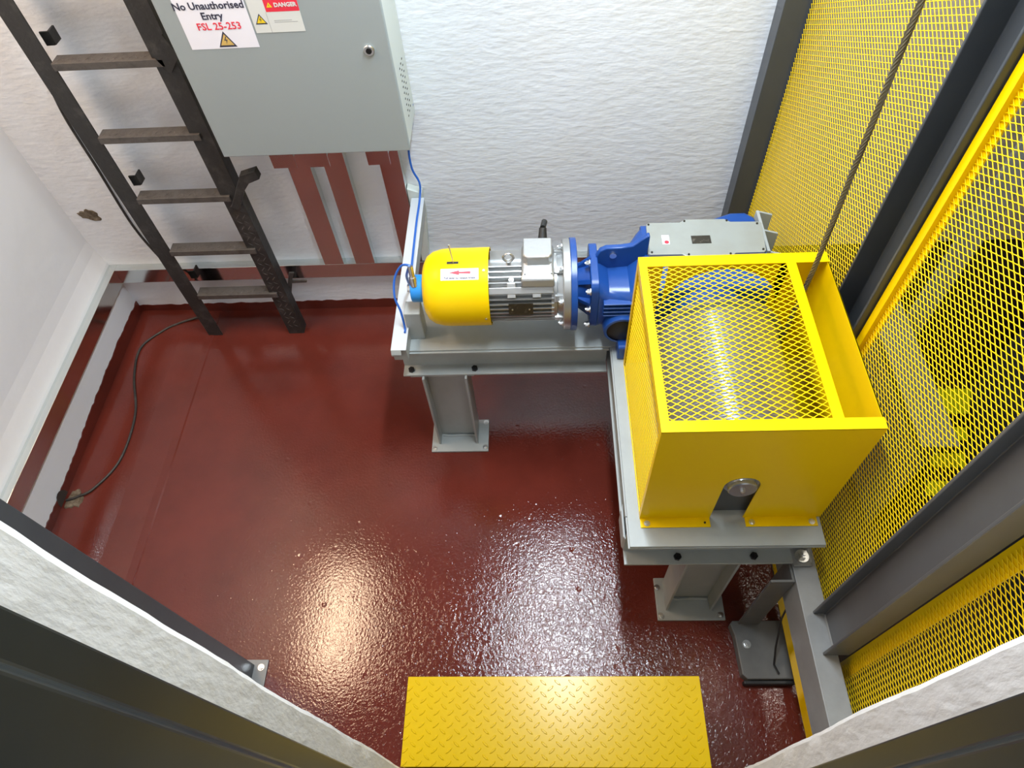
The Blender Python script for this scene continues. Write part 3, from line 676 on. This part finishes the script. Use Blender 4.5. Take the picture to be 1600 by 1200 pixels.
# left side: mesh in a narrow frame
sf = MB()
for bx in ((GY0 + T, 0.862, ZT + 0.001, GZ - 0.003), (GY1 - 0.02, GY1, ZT + 0.001, GZ - 0.003), (0.862, GY1 - 0.02, ZT + 0.001, ZT + 0.010), (0.862, GY1 - 0.02, GZ - 0.03, GZ - 0.003)):
    sf.box(GX0, GX0 + T, *bx)
build('side_frame', sf, M_yellow, GD)
build_np('side_mesh', expanded_mesh((GX0 + 0.005, 0.858, ZT + 0.004), (0, 1, 0), (0, 0, 1), (1, 0, 0), 0.56, 0.485, 0.0305, 0.0185, w=0.0020, t=0.0015), M_yellow_mesh, GD, 'stuff')
build('right_panel', B(GX1 - T, GX1, GY0 + T, GY1 - T, ZT + 0.001, GZ - 0.003), M_yellow, GD)
bk = MB(); bk.box(GX0 + T, 0.36, GY1 - T, GY1, ZT + 0.001, GZ - 0.003); bk.box(0.70, GX1, GY1 - T, GY1, ZT + 0.001, GZ - 0.003)
arc = [(DX + 0.01 + 0.175 * math.cos(math.radians(a)), 0.93 + 0.175 * math.sin(math.radians(a))) for a in range(0, 181, 12)]
for i in range(len(arc) - 1):
    a, b = arc[i], arc[i + 1]; bk.prism([(a[0], a[1]), (a[0], GZ - 0.003), (b[0], GZ - 0.003), (b[0], b[1])], 'y', GY1 - T, GY1)
build('back_panel', bk, M_yellow, GD)
bolt(GD, (0.795, GY1 - T, 1.13), axis=(0, -1, 0), r=0.007)

# ------------------------------------------------------------------ wire rope
ROPE = [Vector((0.738, 1.325, 0.87)), Vector((0.743, 1.330, 1.0)), Vector((0.750, 1.337, 1.19)), Vector((0.750, 1.377, 1.89)), Vector((0.750, 1.447, 3.15))]
def lerp_path(P, n):
    segs = [(P[i + 1] - P[i]).length for i in range(len(P) - 1)]; tot = sum(segs); out = []
    for k in range(n + 1):
        s = tot * k / n; i = 0
        while i < len(segs) - 1 and s > segs[i]: s -= segs[i]; i += 1
        out.append(P[i].lerp(P[i + 1], min(1, s / segs[i])))
    return out, tot
path, tot = lerp_path(ROPE, 300)
rp = MB()
for sidx in range(6):
    pts = []
    for k, p in enumerate(path):
        a = 2 * PI * (k * tot / 300) / 0.075 + sidx * PI / 3
        pts.append(p + Vector((math.cos(a), math.sin(a), 0)) * 0.0048)
    rp.tube(pts, 0.0029, 5)
tag(build('wire_rope', rp, M_rope, smooth=True, fix=False), 'greased steel wire rope rising from the slot of the yellow guard', 'rope')

# ------------------------------------------------------------------ yellow chequer-plate step
SP = thing('chequer_plate_step', 'yellow chequer-plate step box below the doorway', 'step', (0.01, 0.33, 0))
zs = 0.40
build('tread_plate', B(-0.424, 0.447, 0.212, 0.452, zs - 0.006, zs), M_yellow_step, SP, bev=0.0015)
sk = MB(); sk.box(-0.422, 0.445, 0.446, 0.450, 0.0, zs - 0.006); sk.box(-0.422, -0.418, 0.214, 0.446, 0.0, zs - 0.006); sk.box(0.441, 0.445, 0.214, 0.446, 0.0, zs - 0.006)
build('skirt', sk, M_yellow_step, SP)
lz = MB(); row = 0; yy = 0.220
while yy < 0.447:
    xx = -0.415 + (0.021 if row % 2 else 0)
    while xx < 0.44:
        s = 1 if row % 2 == 0 else -1
        a = math.radians(40) * s; c_, s_ = math.cos(a), math.sin(a); Lh, Wd = 0.0125, 0.0032
        base = [(-Lh, 0), (-Lh * .5, -Wd), (Lh * .5, -Wd), (Lh, 0), (Lh * .5, Wd), (-Lh * .5, Wd)]
        vs = [(xx + u * c_ - v * s_, yy + u * s_ + v * c_, zs) for u, v in base]
        vs += [(xx + (u * c_ - v * s_) * 0.7, yy + (u * s_ + v * c_) * 0.7, zs + 0.0018) for u, v in base]
        lz.add(vs, [tuple(range(6, 12))] + [(i, (i + 1) % 6, 6 + (i + 1) % 6, 6 + i) for i in range(6)])
        xx += 0.042
    yy += 0.0165; row += 1
build('raised_lozenges', lz, M_yellow_step, SP, kind='stuff', fix=False)

# ------------------------------------------------------------------ ladder
HOOK = [(-1.203, 0.83), (-1.117, 0.974), (-1.051, 0.994), (-1.046, 0.956), (-1.094, 0.937), (-1.13, 0.896), (-1.182, 0.803)]
HOOK2 = [(-1.222, 0.16), (-1.143, 0.359), (-1.12, 0.358), (-1.144, 0.308), (-1.076, 0.305), (-1.08, 0.293), (-1.15, 0.291), (-1.197, 0.159)]
LD = thing('wall_ladder', 'black steel wall ladder with worn chequer-plate rungs', 'ladder', (-1.40, 2.15, 0.02))
def stile(x0, x1, s, m):
    # angle iron: one leg facing the room, one leg turned back to the wall
    xe = x0 if s < 0 else x1
    p = [(x0, 2.128), (x1, 2.128), (x1, 2.134), (x0 + 0.006 if s < 0 else x1, 2.134)]
    if s < 0: p = [(x0, 2.128), (x1, 2.128), (x1, 2.134), (x0 + 0.006, 2.134), (x0 + 0.006, 2.185), (x0, 2.185)]
    else: p = [(x0, 2.128), (x1, 2.128), (x1, 2.185), (x1 - 0.006, 2.185), (x1 - 0.006, 2.134), (x0, 2.134)]
    return build('stile', MB().prism(p, 'z', 0.0, 2.9), m, LD, bev=0.0015)
stile(-1.648, -1.578, -1, M_black); st2 = stile(-1.243, -1.168, 1, M_black)
for z in (0.30, 0.578, 0.862, 1.141, 1.422, 1.702, 1.98, 2.26, 2.54):
    r = build('rung', MB().prism([(2.118, z - 0.026), (2.124, z - 0.026), (2.124, z - 0.004), (2.172, z - 0.004), (2.172, z), (2.118, z)], 'x', -1.578, -1.205), M_tread, LD, bev=0.0015)
    if z < 1.6:
        k = MB()
        for i in range(15):
            x = -1.565 + i * 0.0245; s = 1 if i % 2 else -1
            k.add([(x - .008, 2.136 + s * .006, z), (x, 2.131, z), (x + .008, 2.136 - s * .006, z), (x + .008, 2.140 - s * .006, z), (x, 2.137, z + 0.0015), (x - .008, 2.140 + s * .006, z)], [(0, 1, 4, 5), (1, 2, 3, 4)])
        build('rung_studs', k, M_zinc if False else M_tread, r, kind='stuff', fix=False)
# chequer marks on the lower right stile
k = MB()
for i in range(26):
    z = 0.06 + i * 0.030; s = 1 if i % 2 else -1
    for x in (-1.217, -1.190):
        k.add([(x - .010, 2.1275, z - .009 * s), (x - .008, 2.1275, z - .009 * s - .003), (x + .010, 2.1275, z + .009 * s), (x + .008, 2.1275, z + .009 * s + .003), (x, 2.1262, z)], [(0, 1, 4), (1, 2, 4), (2, 3, 4), (3, 0, 4)])
build('chequer_marks', k, M_tread, st2, kind='stuff', fix=False)
def strap(pts, w, m=M_black):
    mb = MB(); n = len(pts)
    for a, b in zip(pts[:-1], pts[1:]):
        a = Vector(a); b = Vector(b); d = (b - a).normalized(); side = Vector((0, 0, w / 2)); nn = d.cross(Vector((0, 0, 1))).normalized() * 0.003
        mb.add([a - side - nn, b - side - nn, b + side - nn, a + side - nn, a - side + nn, b - side + nn, b + side + nn, a + side + nn], [(0, 1, 2, 3), (7, 6, 5, 4), (0, 1, 5, 4), (1, 2, 6, 5), (2, 3, 7, 6), (3, 0, 4, 7)])
    return mb
for z in (1.47, 0.90, 0.37):
    build('wall_bracket', strap([(-1.600, 2.186, z), (-1.572, 2.187, z), (-1.570, 2.225, z)], 0.045), M_black, LD)
for z in (1.23, ):
    build('wall_bracket', strap([(-1.185, 2.135, z), (-1.165, 2.285, z), (-1.135, 2.286, z)], 0.035), M_black, LD)
build('hook_bracket', MB().prism(HOOK, 'y', 2.095, 2.127), M_black, LD, bev=0.002)
build('splice_plate', MB().prism([(-1.235, 1.44), (-1.17, 1.50), (-1.148, 1.43), (-1.20, 1.37)], 'y', 2.118, 2.126), M_black, LD)
build('wall_bracket', MB().prism(HOOK2, 'y', 2.19, 2.197), M_tread, LD)

# ------------------------------------------------------------------ cable trunking
def trunk_h(name, label, x0, x1, y0, y1, z0, z1, group=None, extra=None):
    t = thing(name, label, 'trunking', ((x0 + x1) / 2, (y0 + y1) / 2, z0), group)
    build('trough', B(x0, x1, y0, y1, z0, z1), M_galv, t, bev=0.0012)
    return t
trunk_h('cable_trunking', 'bright galvanised cable trunking along the foot of the back wall', Xl + 0.041, 0.70, 2.249, 2.2895, 0.262, 0.345)
trunk_h('cable_trunking', 'bright galvanised cable trunking along the foot of the left wall', Xl + 0.001, Xl + 0.041, 0.23, 2.2895, 0.262, 0.345)
for x0, x1, lab, sx0, sx1 in ((-0.990, -0.901, 'vertical galvanised trunking under the cabinet nearest the ladder', -0.985, -0.897), (-0.845, -0.757, 'vertical galvanised trunking under the middle of the cabinet', -0.853, -0.772), (-0.623, -0.540, 'vertical galvanised trunking under the right end of the cabinet', -0.628, -0.545)):
    t = thing('cable_trunking', lab, 'trunking', ((x0 + x1) / 2, 2.27, 0.345))
    build('trough', B(x0, x1, 2.249, 2.2895, 0.3455, 1.085), M_galv, t, bev=0.001)
    build('collar', MB().box(sx0, sx1, 2.118, 2.121, 0.985, 1.083).box(sx1 - 0.003, sx1, 2.121, 2.249, 1.03, 1.083), M_galv, t)
t = thing('cable_trunking', 'light grey trunking from the back wall forward beside the yellow-cowled motor', 'trunking', (-0.5, 1.8, ZT))
build('trough', B(-0.524, -0.474, 1.462, 2.249, ZT + 0.0005, 0.712), M_grey, t, bev=0.0012)
build('cover', B(-0.526, -0.472, 1.455, 2.249, 0.7125, 0.716), mat('trunking_cover', (0.52, 0.56, 0.60), 0.4), t, bev=0.001)
build('bent_lip', MB().prism([(1.455, 0.716), (1.446, 0.700), (1.448, 0.690), (1.457, 0.706)], 'x', -0.525, -0.49), M_grey, t)
t = thing('wall_box', 'pale end box where the trunking by the motor meets the back wall', 'box', (-0.5, 2.27, 0.6))
build('box_body', MB().prism([(-0.538, 0.35), (-0.505, 0.35), (-0.480, 0.62), (-0.480, 0.735), (-0.538, 0.76)], 'y', 2.251, 2.2895), M_cabs, t, bev=0.002)

# ------------------------------------------------------------------ electrical cabinet
CB = thing('electrical_cabinet', 'large grey wall-mounted electrical cabinet with warning signs', 'cabinet', (-0.78, 2.17, 1.09))
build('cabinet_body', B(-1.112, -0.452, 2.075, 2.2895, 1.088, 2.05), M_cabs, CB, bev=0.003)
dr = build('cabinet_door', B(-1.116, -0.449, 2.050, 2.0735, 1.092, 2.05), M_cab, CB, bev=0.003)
lk = build('lock', MB().lathe([(2.050, 0.017), (2.045, 0.017), (2.043, 0.015), (2.043, 0.0)], 0, 1.462, 24, cx=-0.512, axis='y'), M_zinc, dr, smooth=True, label='chrome cam lock')
build('key_barrel', MB().lathe([(2.0435, 0.009), (2.040, 0.009), (2.040, 0.0)], 0, 1.462, 16, cx=-0.512, axis='y'), M_blackbolt, dr, smooth=True)
vt = MB()
for r in range(9):
    for c in range(3): vt.box(-0.4525, -0.4505, 2.155 + c * 0.03, 2.163 + c * 0.03, 1.155 + r * 0.022, 1.159 + r * 0.022)
build('vent_slots', vt, M_blackbolt, CB, kind='stuff')
def tri(parent, cx, cz, s, yb, fill, border, name='warning_triangle'):
    o = build(name, MB().prism([(cx - s, cz - s * 0.62), (cx + s, cz - s * 0.62), (cx, cz + s * 1.12)], 'y', yb - 0.0004, yb), border, parent)
    q = s * 0.74
    build('triangle_fill', MB().prism([(cx - q, cz - q * 0.56), (cx + q, cz - q * 0.56), (cx, cz + q * 1.10)], 'y', yb - 0.0008, yb - 0.0004), fill, parent)
    z = [(0.10, 0.62), (-0.22, 0.10), (0.03, 0.14), (-0.06, -0.34), (0.22, 0.26), (-0.02, 0.22), (0.20, 0.62)]
    mb = MB(); P = [(cx + a * s * 0.9, yb - 0.0011, cz + b * s * 0.9) for a, b in z]
    mb.add(P, [(0, 1, 5, 6), (1, 2, 5), (2, 3, 4, 5)])
    build('lightning_mark', mb, M_ink, parent, fix=False)
yb = 2.0497
s1 = build('warning_sign', B(-1.058, -0.846, yb - 0.0006, yb, 1.486, 1.785), M_white, dr, label='white sheet reading No Unauthorised Entry')
text(s1, 'No Unauthorised', 0.030, (-0.956, yb - 0.0012, 1.606), M_ink, bold=0.0006)
text(s1, 'Entry', 0.030, (-0.956, yb - 0.0012, 1.576), M_ink, bold=0.0006)
text(s1, 'FSL 25-253', 0.030, (-0.946, yb - 0.0012, 1.545), M_red, bold=0.0004)
tri(s1, -0.942, 1.508, 0.028, yb - 0.0006, M_signo, M_ink)
s2 = build('warning_sign', B(-0.840, -0.690, yb - 0.0008, yb, 1.529, 1.72), M_white2, dr, label='white sign with a red danger header')
build('red_header', B(-0.790, -0.690, yb - 0.0012, yb - 0.0008, 1.590, 1.72), M_red, s2)
text(s2, 'DANGER', 0.0165, (-0.728, yb - 0.0018, 1.604), M_white2, bold=0.0006)
tri(s2, -0.780 + 0.004, 1.608, 0.0085, yb - 0.0012, M_signy, M_signy)
tri(s2, -0.815, 1.566, 0.018, yb - 0.0008, M_signy, M_ink)
for k, wd in enumerate((0.060, 0.078)): build('print_line', B(-0.775, -0.775 + wd * 0.9, yb - 0.0011, yb - 0.0008, 1.5635 - k * 0.005, 1.5650 - k * 0.005), M_inkgrey, s2)
build('sign_edge', B(-0.7925, -0.7915, yb - 0.0011, yb - 0.0008, 1.529, 1.59), M_inkgrey, s2)

# ------------------------------------------------------------------ cables
def smooth_path(P, n=10):
    P = [Vector(p) for p in P]; out = []
    for i in range(len(P) - 1):
        p0 = P[max(i - 1, 0)]; p1 = P[i]; p2 = P[i + 1]; p3 = P[min(i + 2, len(P) - 1)]
        for k in range(n):
            t = k / n; out.append(0.5 * ((2 * p1) + (-p0 + p2) * t + (2 * p0 - 5 * p1 + 4 * p2 - p3) * t * t + (-p0 + 3 * p1 - 3 * p2 + p3) * t ** 3))
    return out + [P[-1]]
def cable(name, pts, r, m, label):
    return tag(build(name, MB().tube(smooth_path(pts), r, 8), m, smooth=True), label, 'cable')
cable('black_cable', [(-1.70, 2.27, 2.2), (-1.715, 2.27, 1.6), (-1.742, 2.275, 1.30), (-1.770, 2.28, 1.12), (-1.775, 2.28, 0.90), (-1.785, 2.28, 0.60), (-1.755, 2.27, 0.43), (-1.700, 2.235, 0.36), (-1.655, 2.215, 0.25), (-1.665, 2.22, 0.10), (-1.70, 2.235, 0.03), (-1.80, 2.20, 0.021), (-1.875, 2.15, 0.022), (-1.955, 2.04, 0.025), (-1.932, 1.87, 0.025), (-1.858, 1.655, 0.023), (-1.850, 1.425, 0.022), (-1.915, 1.287, 0.025), (-1.975, 1.245, 0.028), (-2.015, 1.230, 0.028)], 0.0055, M_black, 'black cable hanging beside the ladder and curling over the red floor')
cable('blue_cable', [(-0.455, 2.27, 1.13), (-0.468, 2.262, 1.05), (-0.495, 2.255, 0.97), (-0.500, 2.255, 0.86), (-0.480, 2.25, 0.79), (-0.485, 2.22, 0.735), (-0.490, 2.10, 0.721), (-0.488, 1.90, 0.721), (-0.485, 1.78, 0.722), (-0.478, 1.73, 0.75), (-0.462, 1.66, 0.87), (-0.432, 1.614, 0.965)], 0.0045, M_bluec, 'blue cable running from the cabinet down to the motor encoder')
cable('blue_cable', [(-0.435, 1.635, 0.945), (-0.470, 1.655, 0.925), (-0.500, 1.64, 0.88), (-0.505, 1.60, 0.83), (-0.490, 1.575, 0.78), (-0.484, 1.55, 0.72), (-0.482, 1.53, 0.722)], 0.004, M_bluec, 'loop of blue cable around the blue encoder end')
